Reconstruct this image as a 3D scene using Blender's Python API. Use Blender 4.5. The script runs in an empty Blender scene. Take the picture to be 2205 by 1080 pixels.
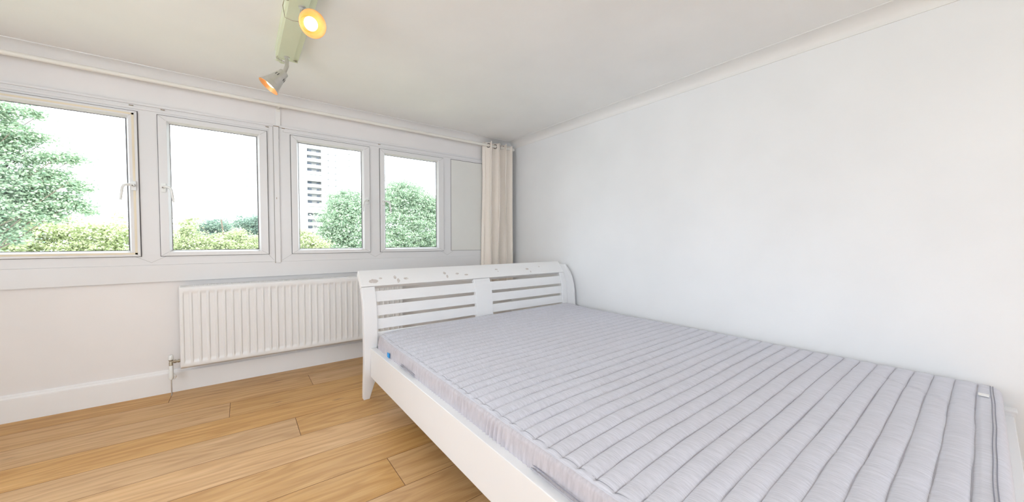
import bpy, bmesh, math, random
import numpy as np
from mathutils import Vector, Matrix

random.seed(7)
rng = np.random.default_rng(7)
SC = bpy.context.scene
COL = SC.collection
PI = math.pi

# ------------------------------------------------------------ camera, light, exposure
D = 3.532          # distance of the window wall
W = 2.687          # right wall
HC = 2.285         # ceiling height
cam_data = bpy.data.cameras.new('camera')
cam_data.sensor_width = 36.0
cam_data.lens = 770.4 / 2205 * 36.0
cam_data.clip_start = 0.02
cam_data.clip_end = 900
cam = bpy.data.objects.new('camera', cam_data)
cam.location = (0, 0, 1.10)
cam.rotation_euler = (PI / 2 - 0.029165, 0, -0.64977)
COL.objects.link(cam)
SC.camera = cam

SC.view_settings.view_transform = 'Standard'
SC.view_settings.look = 'None'
SC.view_settings.gamma = 1.0
SC.view_settings.use_curve_mapping = False
SC.view_settings.exposure = 0.15

world = bpy.data.worlds.new('daylight')
SC.world = world
world.use_nodes = True
bg = world.node_tree.nodes['Background']
bg.inputs['Color'].default_value = (0.885, 0.945, 1.02, 1)
bg.inputs['Strength'].default_value = 4.6

# the sky also enters through unseen openings added for fill in the left wall and behind the camera;
# portals only guide the sampling there and at the windows, they give off no light
def portal(loc, rot, sx, sy):
    l = bpy.data.lights.new('sky_portal', 'AREA')
    l.shape = 'RECTANGLE'; l.size = sx; l.size_y = sy
    l.cycles.is_portal = True
    o = bpy.data.objects.new('sky_portal', l)
    o.location = loc; o.rotation_euler = rot
    COL.objects.link(o)
sun = bpy.data.lights.new('sun', 'SUN')
sun.energy = 3.0; sun.angle = math.radians(3); sun.color = (1, 0.96, 0.88)
so = bpy.data.objects.new('sun', sun)
so.rotation_euler = (math.radians(38), math.radians(-14), 0)   # behind the building, on the trees
so.location = (0, -5, 12)
COL.objects.link(so)

# ------------------------------------------------------------ materials
def new_mat(name):
    m = bpy.data.materials.new(name); m.use_nodes = True
    nt = m.node_tree
    b = nt.nodes['Principled BSDF']
    return m, nt, b
def nd(nt, t, **kw):
    n = nt.nodes.new(t)
    for k, v in kw.items():
        setattr(n, k, v)
    return n
def coords(nt, scale=(1, 1, 1), kind='Object'):
    tc = nd(nt, 'ShaderNodeTexCoord'); mp = nd(nt, 'ShaderNodeMapping')
    mp.inputs['Scale'].default_value = scale
    nt.links.new(tc.outputs[kind], mp.inputs[0])
    return mp.outputs[0]
def noise(nt, vec, scale, detail=4, rough=.5):
    n = nd(nt, 'ShaderNodeTexNoise')
    n.inputs['Scale'].default_value = scale
    n.inputs['Detail'].default_value = detail
    n.inputs['Roughness'].default_value = rough
    nt.links.new(vec, n.inputs['Vector'])
    return n.outputs['Fac']
def ramp(nt, fac, stops):
    r = nd(nt, 'ShaderNodeValToRGB')
    e = r.color_ramp.elements
    e[0].position, e[0].color = stops[0][0], (*stops[0][1], 1)
    e[1].position, e[1].color = stops[1][0], (*stops[1][1], 1)
    for p, c in stops[2:]:
        x = e.new(p); x.color = (*c, 1)
    nt.links.new(fac, r.inputs[0])
    return r.outputs[0]
def bump(nt, b, h, dist, strength=1.0):
    n = nd(nt, 'ShaderNodeBump')
    n.inputs['Distance'].default_value = dist
    n.inputs['Strength'].default_value = strength
    nt.links.new(h, n.inputs['Height'])
    nt.links.new(n.outputs[0], b.inputs['Normal'])
    return n
def mth(nt, op, a, b=None, c=None, clamp=False):
    n = nd(nt, 'ShaderNodeMath', operation=op, use_clamp=clamp)
    for i, v in enumerate((a, b, c)):
        if v is None: continue
        if isinstance(v, (int, float)): n.inputs[i].default_value = v
        else: nt.links.new(v, n.inputs[i])
    return n.outputs[0]

def paint(name, col, rough=.5, bs=60, bd=.0006, var=.02, sc=(1, 1, 1)):
    m, nt, b = new_mat(name)
    v = coords(nt, sc)
    f = noise(nt, v, 2.2, 3)
    lo = tuple(max(0, c * (1 - var)) for c in col); hi = tuple(min(1, c * (1 + var)) for c in col)
    nt.links.new(ramp(nt, f, [(.3, lo), (.7, hi)]), b.inputs['Base Color'])
    b.inputs['Roughness'].default_value = rough
    if bd > 0:
        bump(nt, b, noise(nt, v, bs, 3), bd, .5)
    return m
M = {}
M['wall'] = paint('wall_paint', (.86, .87, .88), .7)
M['wallw'] = paint('window_wall_paint', (.82, .80, .79), .6, 40, .0008)
M['ceil'] = paint('ceiling_paint', (.915, .918, .905), .85)
M['cove'] = paint('cornice_paint', (.86, .855, .84), .7, 90, .0005)
M['gloss'] = paint('gloss_trim_paint', (.86, .86, .86), .35, 50, .0004)
M['upvc'] = paint('white_upvc', (.76, .76, .765), .3, 30, .0, .01)
M['panel'] = paint('infill_panel_board', (.76, .76, .725), .5, 40, .0003)
M['rad'] = paint('radiator_enamel', (.83, .83, .83), .3, 60, .0, .01)
M['radin'] = paint('radiator_inside', (.30, .30, .29), .6, 60, 0)
M['bed'] = paint('white_bed_lacquer', (.835, .84, .85), .32, 30, .0002, .012)
M['rod'] = paint('cream_pole_paint', (.84, .82, .76), .35, 60, 0)
M['gasket_and_shadow_gap'] = paint('dark_gasket_and_shadow_gap', (.10, .10, .11), .6, 60, 0)
M['seam_dark'] = paint('seam_shadow_grey', (.42, .41, .40), .7, 60, 0)
M['stain'] = paint('yellowed_sealant', (.80, .72, .56), .6, 60, .0003, .06)
M['dirt'] = paint('brown_grime', (.33, .25, .17), .8, 60, 0, .2)
M['track'] = paint('pale_green_track_enamel', (.70, .74, .54), .45, 25, .0012, .05)
M['plastic'] = paint('white_plastic', (.82, .84, .83), .35, 60, 0)
M['bluetag'] = paint('blue_label_cloth', (.02, .30, .72), .6, 60, 0)
M['whitetag'] = paint('white_label_cloth', (.88, .88, .88), .6, 60, 0)
M['piping'] = paint('slate_grey_piping', (.27, .27, .32), .7, 60, 0)
M['thread'] = paint('grey_quilting_thread', (.50, .49, .54), .8, 60, 0)
M['strap'] = paint('grey_handle_webbing', (.42, .42, .47), .7, 300, .0008)

def metal(name, col, rough):
    m, nt, b = new_mat(name)
    v = coords(nt)
    nt.links.new(ramp(nt, noise(nt, v, 30, 3), [(.3, tuple(c * .92 for c in col)), (.7, col)]), b.inputs['Base Color'])
    b.inputs['Metallic'].default_value = .85
    b.inputs['Roughness'].default_value = rough
    return m
M['lampmetal'] = metal('satin_nickel', (.66, .65, .63), .38)
M['brass'] = metal('tarnished_brass', (.42, .37, .28), .4)
M['eyelet'] = metal('dark_steel_eyelet', (.18, .16, .14), .4)

# reflector inside of a spotlight shade: golden
m, nt, b = new_mat('golden_reflector')
v = coords(nt)
nt.links.new(ramp(nt, noise(nt, v, 40, 2), [(.3, (.78, .40, .16)), (.7, (.84, .46, .21))]), b.inputs['Base Color'])
b.inputs['Metallic'].default_value = .4; b.inputs['Roughness'].default_value = .45
M['reflector'] = m
# lit bulb face
m, nt, b = new_mat('lit_bulb_glass')
v = coords(nt)
nt.links.new(ramp(nt, noise(nt, v, 8, 1), [(.3, (1, .80, .48)), (.7, (1, .84, .56))]), b.inputs['Emission Color'])
b.inputs['Base Color'].default_value = (1, .9, .7, 1)
b.inputs['Emission Strength'].default_value = 2.8
M['bulb'] = m

# window glass
m, nt, b = new_mat('window_glass')
nt.nodes.remove(b)
tr = nd(nt, 'ShaderNodeBsdfTransparent'); gl = nd(nt, 'ShaderNodeBsdfGlossy')
gl.inputs['Roughness'].default_value = .02
tr.inputs[0].default_value = (.97, .985, .98, 1)
fr = nd(nt, 'ShaderNodeFresnel'); fr.inputs['IOR'].default_value = 1.25
v = coords(nt); nz = noise(nt, v, 3, 1)
mx = nd(nt, 'ShaderNodeMixShader')
nt.links.new(mth(nt, 'MULTIPLY', fr.outputs[0], mth(nt, 'MULTIPLY_ADD', nz, .1, .6)), mx.inputs[0])
nt.links.new(tr.outputs[0], mx.inputs[1]); nt.links.new(gl.outputs[0], mx.inputs[2])
nt.links.new(mx.outputs[0], nt.nodes['Material Output'].inputs[0])
M['glass'] = m

# oak plank floor: one tint and one grain offset per plank
m, nt, b = new_mat('oak_laminate')
at = nd(nt, 'ShaderNodeAttribute', attribute_name='plank')
tc = nd(nt, 'ShaderNodeTexCoord')
off = nd(nt, 'ShaderNodeVectorMath', operation='MULTIPLY_ADD')
nt.links.new(at.outputs['Color'], off.inputs[0]); off.inputs[1].default_value = (37, 23, 0)
nt.links.new(tc.outputs['Object'], off.inputs[2])
def mapped(sc):
    mp = nd(nt, 'ShaderNodeMapping'); mp.inputs['Scale'].default_value = sc
    nt.links.new(off.outputs[0], mp.inputs[0]); return mp.outputs[0]
warp = noise(nt, mapped((.75, 4.2, 1)), 1.5, 2)
# cathedral grain: bands of a warped distance across the plank
sep = nd(nt, 'ShaderNodeSeparateXYZ'); nt.links.new(mapped((1, 1, 1)), sep.inputs[0])
band = mth(nt, 'ADD', mth(nt, 'MULTIPLY', sep.outputs[1], 60.0), mth(nt, 'MULTIPLY', warp, 48.0))
band = mth(nt, 'ADD', band, mth(nt, 'MULTIPLY', noise(nt, mapped((3, 40, 1)), 1.2, 4), 2.4))
s = mth(nt, 'MULTIPLY_ADD', mth(nt, 'SINE', band), .5, .5)
s = mth(nt, 'POWER', s, 2.2)
fine = noise(nt, mapped((5, 170, 1)), 1.0, 5, .65)
streak = noise(nt, mapped((1.1, 26, 1)), 1.0, 4, .6)
base = ramp(nt, streak, [(.28, (.55, .315, .125)), (.48, (.64, .385, .17)), (.72, (.72, .465, .23))])
mix1 = nd(nt, 'ShaderNodeMixRGB', blend_type='MULTIPLY'); nt.links.new(base, mix1.inputs[1])
mix1.inputs[2].default_value = (.70, .60, .48, 1)
nt.links.new(mth(nt, 'MULTIPLY', mth(nt, 'MULTIPLY', s, fine), .95), mix1.inputs[0])
mix2 = nd(nt, 'ShaderNodeMixRGB', blend_type='MULTIPLY'); nt.links.new(mix1.outputs[0], mix2.inputs[1])
nt.links.new(ramp(nt, fine, [(.3, (.80, .76, .70)), (.6, (1, 1, 1))]), mix2.inputs[2]); mix2.inputs[0].default_value = .85
# knots
vo = nd(nt, 'ShaderNodeTexVoronoi'); vo.inputs['Scale'].default_value = 1.0
nt.links.new(mapped((1.55, 5.5, 1)), vo.inputs['Vector'])
kn = mth(nt, 'SUBTRACT', 1.0, mth(nt, 'MULTIPLY', mth(nt, 'ADD', vo.outputs['Distance'], mth(nt, 'MULTIPLY', noise(nt, mapped((30, 60, 1)), 1.0, 3), .12)), 7.0), clamp=True)
mix3 = nd(nt, 'ShaderNodeMixRGB', blend_type='MIX'); nt.links.new(mix2.outputs[0], mix3.inputs[1])
mix3.inputs[2].default_value = (.17, .09, .04, 1); nt.links.new(mth(nt, 'MULTIPLY', kn, 1.3, clamp=True), mix3.inputs[0])
# tint per plank
hs = nd(nt, 'ShaderNodeHueSaturation'); nt.links.new(mix3.outputs[0], hs.inputs['Color'])
sp = nd(nt, 'ShaderNodeSeparateColor'); nt.links.new(at.outputs['Color'], sp.inputs[0])
nt.links.new(mth(nt, 'MULTIPLY_ADD', sp.outputs[0], .15, .93), hs.inputs['Value'])
nt.links.new(mth(nt, 'MULTIPLY_ADD', sp.outputs[1], -.20, 1.15), hs.inputs['Saturation'])
nt.links.new(hs.outputs[0], b.inputs['Base Color'])
nt.links.new(mth(nt, 'MULTIPLY_ADD', fine, .15, .36), b.inputs['Roughness'])
bump(nt, b, fine, .0006, .5)
M['floor'] = m
M['groove'] = paint('plank_joint_brown', (.20, .10, .045), .8, 60, 0)

# mattress cover: pale lilac grey with thread streaks along the bed
def fabric(name, c0, c1, streak_sc):
    m, nt, b = new_mat(name)
    st = noise(nt, coords(nt, streak_sc), 1.0, 5, .7)
    bl = noise(nt, coords(nt), 3.5, 3)
    a = ramp(nt, st, [(.33, c0), (.62, c1)])
    mx = nd(nt, 'ShaderNodeMixRGB', blend_type='MULTIPLY'); mx.inputs[0].default_value = .6
    nt.links.new(a, mx.inputs[1])
    nt.links.new(ramp(nt, bl, [(.3, (.96, .945, .93)), (.7, (1, 1, 1))]), mx.inputs[2])
    nt.links.new(mx.outputs[0], b.inputs['Base Color'])
    b.inputs['Roughness'].default_value = .85
    b.inputs['Sheen Weight'].default_value = .15
    bump(nt, b, st, .0012, .6)
    return m
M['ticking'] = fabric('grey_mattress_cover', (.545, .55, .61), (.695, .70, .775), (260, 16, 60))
M['side'] = fabric('grey_mattress_border', (.47, .45, .49), (.57, .545, .59), (60, 90, 14))  # border cloth, colour darkened to carry some of the side's shading
m = fabric('cream_curtain_cotton', (.90, .83, .75), (.93, .87, .80), (220, 220, 60))
b = m.node_tree.nodes['Principled BSDF']
M['curtain'] = m

# headboard top rail: white lacquer with scraped patches
CHIPS = [(.748, .812, .040, .017), (.800, .828, .014, .007), (.905, .83, .012, .014), (.925, .805, .014, .018),
         (.985, .817, .022, .009), (1.31, .838, .014, .012), (1.325, .812, .010, .016), (1.42, .828, .020, .008),
         (1.50, .815, .024, .007), (1.82, .842, .018, .006), (2.17, .83, .022, .009), (2.33, .845, .012, .006),
         (2.20, .805, .008, .010), (1.83, .825, .010, .004)]
m, nt, b = new_mat('scraped_white_lacquer')
tc = nd(nt, 'ShaderNodeTexCoord'); sp = nd(nt, 'ShaderNodeSeparateXYZ'); nt.links.new(tc.outputs['Object'], sp.inputs[0])
acc = None
for (cx, cz, rx, rz) in CHIPS:
    dx = mth(nt, 'DIVIDE', mth(nt, 'SUBTRACT', sp.outputs[0], cx), rx)
    dz = mth(nt, 'DIVIDE', mth(nt, 'SUBTRACT', sp.outputs[2], cz), rz)
    q = mth(nt, 'ADD', mth(nt, 'MULTIPLY', dx, dx), mth(nt, 'MULTIPLY', dz, dz))
    k = mth(nt, 'SUBTRACT', 1.4, q, clamp=True)
    acc = k if acc is None else mth(nt, 'MAXIMUM', acc, k)
v = coords(nt, (1, 1, 1.6))
nzz = noise(nt, v, 75, 4, .6)
mask = mth(nt, 'GREATER_THAN', mth(nt, 'MULTIPLY', acc, nzz), .37)
mix = nd(nt, 'ShaderNodeMixRGB'); nt.links.new(mask, mix.inputs[0])
mix.inputs[1].default_value = (.85, .85, .85, 1)
nt.links.new(ramp(nt, noise(nt, coords(nt, (1, 1, 9)), 30, 3), [(.35, (.52, .46, .42)), (.65, (.70, .67, .65))]), mix.inputs[2])
nt.links.new(mix.outputs[0], b.inputs['Base Color']); b.inputs['Roughness'].default_value = .35
M['chipped'] = m

def leafmat(name, cols, transl=.35):
    m, nt, b = new_mat(name)
    g = nd(nt, 'ShaderNodeNewGeometry')
    c = ramp(nt, g.outputs['Random Per Island'], cols)
    nt.links.new(c, b.inputs['Base Color'])
    b.inputs['Roughness'].default_value = .6
    t = nd(nt, 'ShaderNodeBsdfTranslucent'); nt.links.new(c, t.inputs[0])
    mx = nd(nt, 'ShaderNodeMixShader'); mx.inputs[0].default_value = transl
    nt.links.new(b.outputs[0], mx.inputs[1]); nt.links.new(t.outputs[0], mx.inputs[2])
    nt.links.new(mx.outputs[0], nt.nodes['Material Output'].inputs[0])
    return m
M['leaf_green'] = leafmat('mid_green_leaves', [(.0, (0.187, 0.297, 0.193)), (.5, (0.352, 0.462, 0.308)), (1, (0.528, 0.616, 0.440))])
M['leaf_yel'] = leafmat('yellow_green_leaves', [(.0, (0.341, 0.418, 0.187)), (.5, (0.506, 0.561, 0.319)), (1, (0.682, 0.715, 0.506))])
M['leaf_teal'] = leafmat('dark_green_leaves', [(.0, (0.143, 0.231, 0.187)), (.5, (0.220, 0.319, 0.253)), (1, (0.341, 0.429, 0.319))])
M['leaf_pale'] = leafmat('pale_green_leaves', [(.0, (0.209, 0.319, 0.220)), (.5, (0.396, 0.506, 0.363)), (1, (0.605, 0.682, 0.528))])
M['bark'] = paint('bark', (.16, .12, .09), .9, 30, .01, .3)
M['tower'] = paint('pale_concrete', (.345, .345, .35), .8, 1, .0, .03)
M['towerline'] = paint('floor_band_grey', (.29, .295, .31), .8, 1, .0, .03)
M['towerdark'] = paint('recess_grey', (.15, .18, .23), .8, 1, .0, .1)
M['towerwhite'] = paint('white_balcony_front', (.42, .42, .43), .8, 1, .0, .02)
M['brick'] = paint('pink_brick', (.55, .42, .38), .9, 1, .0, .05)
M['grass'] = paint('rough_grass', (.30, .33, .22), 1, .3, .0, .3)

# ------------------------------------------------------------ mesh helpers
def link(name, me, mat, parent=None, smooth=False):
    o = bpy.data.objects.new(name, me)
    COL.objects.link(o)
    mats = mat if isinstance(mat, (list, tuple)) else [mat]
    for k in mats: me.materials.append(M[k] if isinstance(k, str) else k)
    if smooth:
        me.polygons.foreach_set('use_smooth', [True] * len(me.polygons))
        try: me.set_sharp_from_angle(angle=math.radians(40))
        except Exception: pass
    if parent is not None:
        o.parent = parent
        o.matrix_parent_inverse = Matrix.Identity(4)
        o.location = -Vector(parent['_base']) if '_base' in parent else (0, 0, 0)
    return o
class MB:
    def __init__(s): s.bm = bmesh.new()
    def _mat(s, faces, mi):
        for f in faces: f.material_index = mi
    def box(s, x0, x1, y0, y1, z0, z1, bev=0, mi=0, seg=2):
        r = bmesh.ops.create_cube(s.bm, size=1)
        vs = r['verts']
        for v in vs:
            v.co.x = x0 if v.co.x < 0 else x1
            v.co.y = y0 if v.co.y < 0 else y1
            v.co.z = z0 if v.co.z < 0 else z1
        fs = set(f for v in vs for f in v.link_faces)
        s._mat(fs, mi)
        if bev > 0:
            es = list(set(e for f in fs for e in f.edges))
            bmesh.ops.bevel(s.bm, geom=es, offset=bev, segments=seg, profile=.6, affect='EDGES', clamp_overlap=True)
        return vs
    def prism(s, pts, axis, a0, a1, mi=0, bev=0):
        """pts: 2D outline in the two other axes (order x,y,z minus axis)"""
        def P(u, v, a):
            return {'x': (a, u, v), 'y': (u, a, v), 'z': (u, v, a)}[axis]
        A = [s.bm.verts.new(P(u, v, a0)) for u, v in pts]
        B = [s.bm.verts.new(P(u, v, a1)) for u, v in pts]
        fs = [s.bm.faces.new(A), s.bm.faces.new(B[::-1])]
        n = len(pts)
        for i in range(n):
            fs.append(s.bm.faces.new((A[i], B[i], B[(i + 1) % n], A[(i + 1) % n])))
        bmesh.ops.recalc_face_normals(s.bm, faces=fs)
        s._mat(fs, mi)
        if bev > 0:
            es = list(set(e for f in fs for e in f.edges))
            bmesh.ops.bevel(s.bm, geom=es, offset=bev, segments=2, profile=.6, affect='EDGES', clamp_overlap=True)
        return fs
    def tube(s, pts, r, seg=12, mi=0, cap=True):
        pts = [Vector(p) for p in pts]; n = len(pts)
        rs = r if isinstance(r, (list, tuple)) else [r] * n
        rings = []; up = None
        for i, p in enumerate(pts):
            t = (pts[min(i + 1, n - 1)] - pts[max(i - 1, 0)]).normalized()
            if up is None:
                up = Vector((0, 0, 1)) if abs(t.z) < .9 else Vector((1, 0, 0))
            a = t.cross(up).normalized(); bb = a.cross(t).normalized(); up = bb
            rings.append([s.bm.verts.new(p + (a * math.cos(2 * PI * k / seg) + bb * math.sin(2 * PI * k / seg)) * rs[i]) for k in range(seg)])
        fs = []
        for i in range(n - 1):
            for k in range(seg):
                fs.append(s.bm.faces.new((rings[i][k], rings[i][(k + 1) % seg], rings[i + 1][(k + 1) % seg], rings[i + 1][k])))
        if cap:
            fs.append(s.bm.faces.new(rings[0][::-1])); fs.append(s.bm.faces.new(rings[-1]))
        s._mat(fs, mi)
        bmesh.ops.recalc_face_normals(s.bm, faces=fs)
    def lathe(s, prof, org, axis, seg=32, mi=0, closed=False):
        """prof: list of (radius, distance along axis)"""
        ax = Vector(axis).normalized(); org = Vector(org)
        a = ax.cross(Vector((0, 0, 1)) if abs(ax.z) < .95 else Vector((1, 0, 0))).normalized(); bb = ax.cross(a)
        rings = []
        for (r, h) in prof:
            if r < 1e-6: rings.append([s.bm.verts.new(org + ax * h)])
            else: rings.append([s.bm.verts.new(org + ax * h + (a * math.cos(2 * PI * k / seg) + bb * math.sin(2 * PI * k / seg)) * r) for k in range(seg)])
        fs = []
        idx = list(range(len(rings) - 1))
        pairs = [(i, i + 1) for i in idx] + ([(len(rings) - 1, 0)] if closed else [])
        for i, j in pairs:
            A, B = rings[i], rings[j]
            for k in range(seg):
                k2 = (k + 1) % seg
                if len(A) == 1 and len(B) == 1: continue
                if len(A) == 1: fs.append(s.bm.faces.new((A[0], B[k2], B[k])))
                elif len(B) == 1: fs.append(s.bm.faces.new((A[k], A[k2], B[0])))
                else: fs.append(s.bm.faces.new((A[k], A[k2], B[k2], B[k])))
        s._mat(fs, mi)
        bmesh.ops.recalc_face_normals(s.bm, faces=fs)
    def build(s, name, mat, parent=None, smooth=False):
        me = bpy.data.meshes.new(name)
        s.bm.to_mesh(me); s.bm.free()
        return link(name, me, mat, parent, smooth)
def grid_mesh(name, V, mat, parent=None, close_v=False, smooth=True):
    """V: array (n, m, 3)"""
    n, m_, _ = V.shape
    me = bpy.data.meshes.new(name)
    idx = np.arange(n * m_).reshape(n, m_)
    if close_v:
        a = idx[:-1, :]; b2 = np.roll(idx, -1, 1)[:-1, :]; c = np.roll(idx, -1, 1)[1:, :]; d = idx[1:, :]
    else:
        a = idx[:-1, :-1]; b2 = idx[:-1, 1:]; c = idx[1:, 1:]; d = idx[1:, :-1]
    F = np.stack([a, b2, c, d], -1).reshape(-1, 4)
    me.from_pydata(V.reshape(-1, 3).tolist(), [], F.tolist())
    me.update()
    return link(name, me, mat, parent, smooth)
def empty(name, loc, **props):
    o = bpy.data.objects.new(name, None)
    o.location = loc; o.empty_display_size = .05
    o['_base'] = loc
    COL.objects.link(o)
    for k, v in props.items(): o[k] = v
    return o
def tag(o, label, cat, group=None):
    o['label'] = label; o['category'] = cat
    if group: o['group'] = group
    return o
def struct(o):
    o['kind'] = 'structure'; return o

# ------------------------------------------------------------ room shell
XL, YB = -1.95, -2.4
# floor: planks along x, end joints where the photo shows them
P0, PW, PL = 1.547, .2535, 1.95
joints = {7: -.407, 6: .425, 5: -.072, 3: .2545, 0: .573, 2: -.95, 1: -.9, 4: .95, -1: 1.3}
bm = bmesh.new(); lay = bm.loops.layers.float_color.new('plank')
gap = .0014
k0 = int(math.floor((YB - P0) / PW)) - 1
for k in range(k0, 9):
    y0 = P0 + k * PW; y1 = y0 + PW
    y0c, y1c = max(y0, YB - .05), min(y1, D + .06)
    if y1c - y0c < .01: continue
    j = joints.get(k, random.uniform(-1, 1))
    xs = [j + i * PL for i in range(-3, 4)]
    for xa, xb in zip(xs[:-1], xs[1:]):
        xa, xb = max(xa, XL - .05), min(xb, W + .05)
        if xb - xa < .01: continue
        c = (random.random(), random.random(), random.random(), 1)
        g = gap
        A = [bm.verts.new((x, y, 0)) for x, y in ((xa + g, y0c + g), (xb - g, y0c + g), (xb - g, y1c - g), (xa + g, y1c - g))]
        B = [bm.verts.new((x, y, -.0025)) for x, y in ((xa, y0c), (xb, y0c), (xb, y1c), (xa, y1c))]
        fs = [bm.faces.new(A)] + [bm.faces.new((B[i], B[(i + 1) % 4], A[(i + 1) % 4], A[i])) for i in range(4)]
        for f in fs[1:]: f.material_index = 1
        for f in fs:
            for l in f.loops: l[lay] = c
me = bpy.data.meshes.new('floor'); bm.to_mesh(me); bm.free()
struct(link('floor', me, ['floor', 'groove']))
mb = MB(); mb.box(XL - .2, W + .2, YB - .2, D + .3, -.2, -.0026)
struct(mb.build('floor_slab', 'gloss'))
mb = MB(); mb.box(XL - .2, W + .2, YB - .2, D + .3, HC, HC + .2)
struct(mb.build('ceiling', 'ceil'))
mb = MB(); mb.box(W, W + .2, YB - .2, D + .3, 0, HC)
struct(mb.build('wall_right', 'wall'))
# left wall with an unseen opening added to let in fill light
mb = MB()
mb.box(XL - .2, XL, YB - .2, -.2, 0, HC); mb.box(XL - .2, XL, 2.0, D + .3, 0, HC)
mb.box(XL - .2, XL, -.2, 2.0, 0, .6); mb.box(XL - .2, XL, -.2, 2.0, 2.05, HC)
struct(mb.build('wall_left', 'wall'))
mb = MB()
mb.box(XL, -1.3, YB - .2, YB, 0, HC); mb.box(1.3, W, YB - .2, YB, 0, HC)
mb.box(-1.3, 1.3, YB - .2, YB, 0, .72); mb.box(-1.3, 1.3, YB - .2, YB, 2.25, HC)  # unseen opening added so sky light fills in from behind the camera
struct(mb.build('wall_back', 'wall'))
# window wall: below, above, sides of the window band
YW = D + .018
mb = MB()
mb.box(XL, W, YW, D + .3, 0, .93); mb.box(XL, W, YW, D + .3, 2.035, HC)
mb.box(XL, -1.55, YW, D + .3, .93, 2.035); mb.box(2.62, W, YW, D + .3, .93, 2.035)
struct(mb.build('wall_window', 'wallw'))

# skirting boards with a moulded top
def skirt_profile(h, t):
    return [(0, 0), (0, h), (t * .35, h), (t * .5, h - .006), (t * .55, h - .014), (t * .95, h - .022), (t, h - .030), (t, 0)]
mb = MB()
mb.prism([(YW - u, v) for u, v in skirt_profile(.165, .018)], 'x', XL, W)
struct(mb.build('baseboard_window', 'gloss'))
mb = MB()
mb.prism([(W - u, v) for u, v in skirt_profile(.150, .018)], 'y', YB, YW - .018)
struct(mb.build('baseboard_right', 'gloss'))
# coved cornices
def cove(px, pz, n=10):
    o = [(0, 0), (0, -pz - .012), (.006, -pz - .012), (.006, -pz)]
    for i in range(1, n):
        a = i / n * PI / 2
        o.append((.006 + (px - .006) * (1 - math.cos(a)), -pz + (pz - .004) * math.sin(a)))
    o += [(px, -.004), (px + .008, -.004), (px + .008, 0)]
    return o
mb = MB(); mb.prism([(YW - u, HC + v) for u, v in cove(.080, .070)], 'x', XL, W)
struct(mb.build('trim_1', 'cove', smooth=True))
mb = MB(); mb.prism([(W - u, HC + v) for u, v in cove(.095, .056)], 'y', YB, YW)
struct(mb.build('trim_2', 'cove', smooth=True))
# window board / apron under the frames
mb = MB()
mb.box(XL, 2.64, D - .004, YW + .01, .806, .928, .003)
mb.box(XL, 2.64, D + .010, YW + .01, .800, .8065)
struct(mb.build('trim_3', 'upvc'))
# bead over the frames, vertical cover strips
mb = MB()
mb.box(-1.55, 2.62, D - .010, YW, 2.029, 2.045, .004)
struct(mb.build('trim_4', 'upvc'))
mb = MB()
mb.box(.247, .283, YW - .012, YW, 2.045, 2.178, .002)
struct(mb.build('trim_5', 'cove'))
mb = MB()
mb.box(.232, .268, D - .012, D + .02, .915, 2.034, .003)
mb.box(.2275, .2320, D - .004, D + .02, .915, 2.028, 0, 1)
mb.box(.2665, .2685, D - .0125, D + .02, 1.93, 2.030, 0, 1)
mb.box(.243, .249, D - .0135, D, 1.44, 1.455, .001, 2)
mb.box(.228, .234, D - .0135, D, .916, .926, .001, 2)
mb.box(.230, .272, D - .014, D + .02, 2.030, 2.037, .001, 2)
struct(mb.build('trim_6', ['upvc', 'seam_dark', 'dirt']))

# ------------------------------------------------------------ windows
FZ0, FZ1 = .928, 2.030
SZ0, SZ1, GZ0, GZ1 = .990, 1.981, 1.031, 1.933
def ring(mb, x0, x1, z0, z1, ix0, ix1, iz0, iz1, y0, y1, mi=0, bev=.002):
    mb.box(x0, ix0, y0, y1, z0, z1, bev, mi); mb.box(ix1, x1, y0, y1, z0, z1, bev, mi)
    mb.box(ix0 - .001, ix1 + .001, y0, y1, z0, iz0, bev, mi); mb.box(ix0 - .001, ix1 + .001, y0, y1, iz1, z1, bev, mi)
def mitre(mb, a, b, y, w=.0016, mi=1):
    a = Vector((a[0], 0, a[1])); b = Vector((b[0], 0, b[1])); t = (b - a).normalized(); n = Vector((-t.z, 0, t.x)) * w / 2
    pts = [a + n, b + n, b - n, a - n]
    mb.prism([(p.x, p.z) for p in pts], 'y', y - .0006, y + .002, mi)
def bevel_ring(mb, o, i, y_o, y_i, mi=0):
    """glazing bead: sloping band from outer rectangle o at y_o to inner rectangle i at y_i"""
    O = [(o[0], o[2]), (o[1], o[2]), (o[1], o[3]), (o[0], o[3])]; I = [(i[0], i[2]), (i[1], i[2]), (i[1], i[3]), (i[0], i[3])]
    vo = [mb.bm.verts.new((x, y_o, z)) for x, z in O]; vi = [mb.bm.verts.new((x, y_i, z)) for x, z in I]
    fs = [mb.bm.faces.new((vo[k], vo[(k + 1) % 4], vi[(k + 1) % 4], vi[k])) for k in range(4)]
    for f in fs: f.material_index = mi
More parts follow.
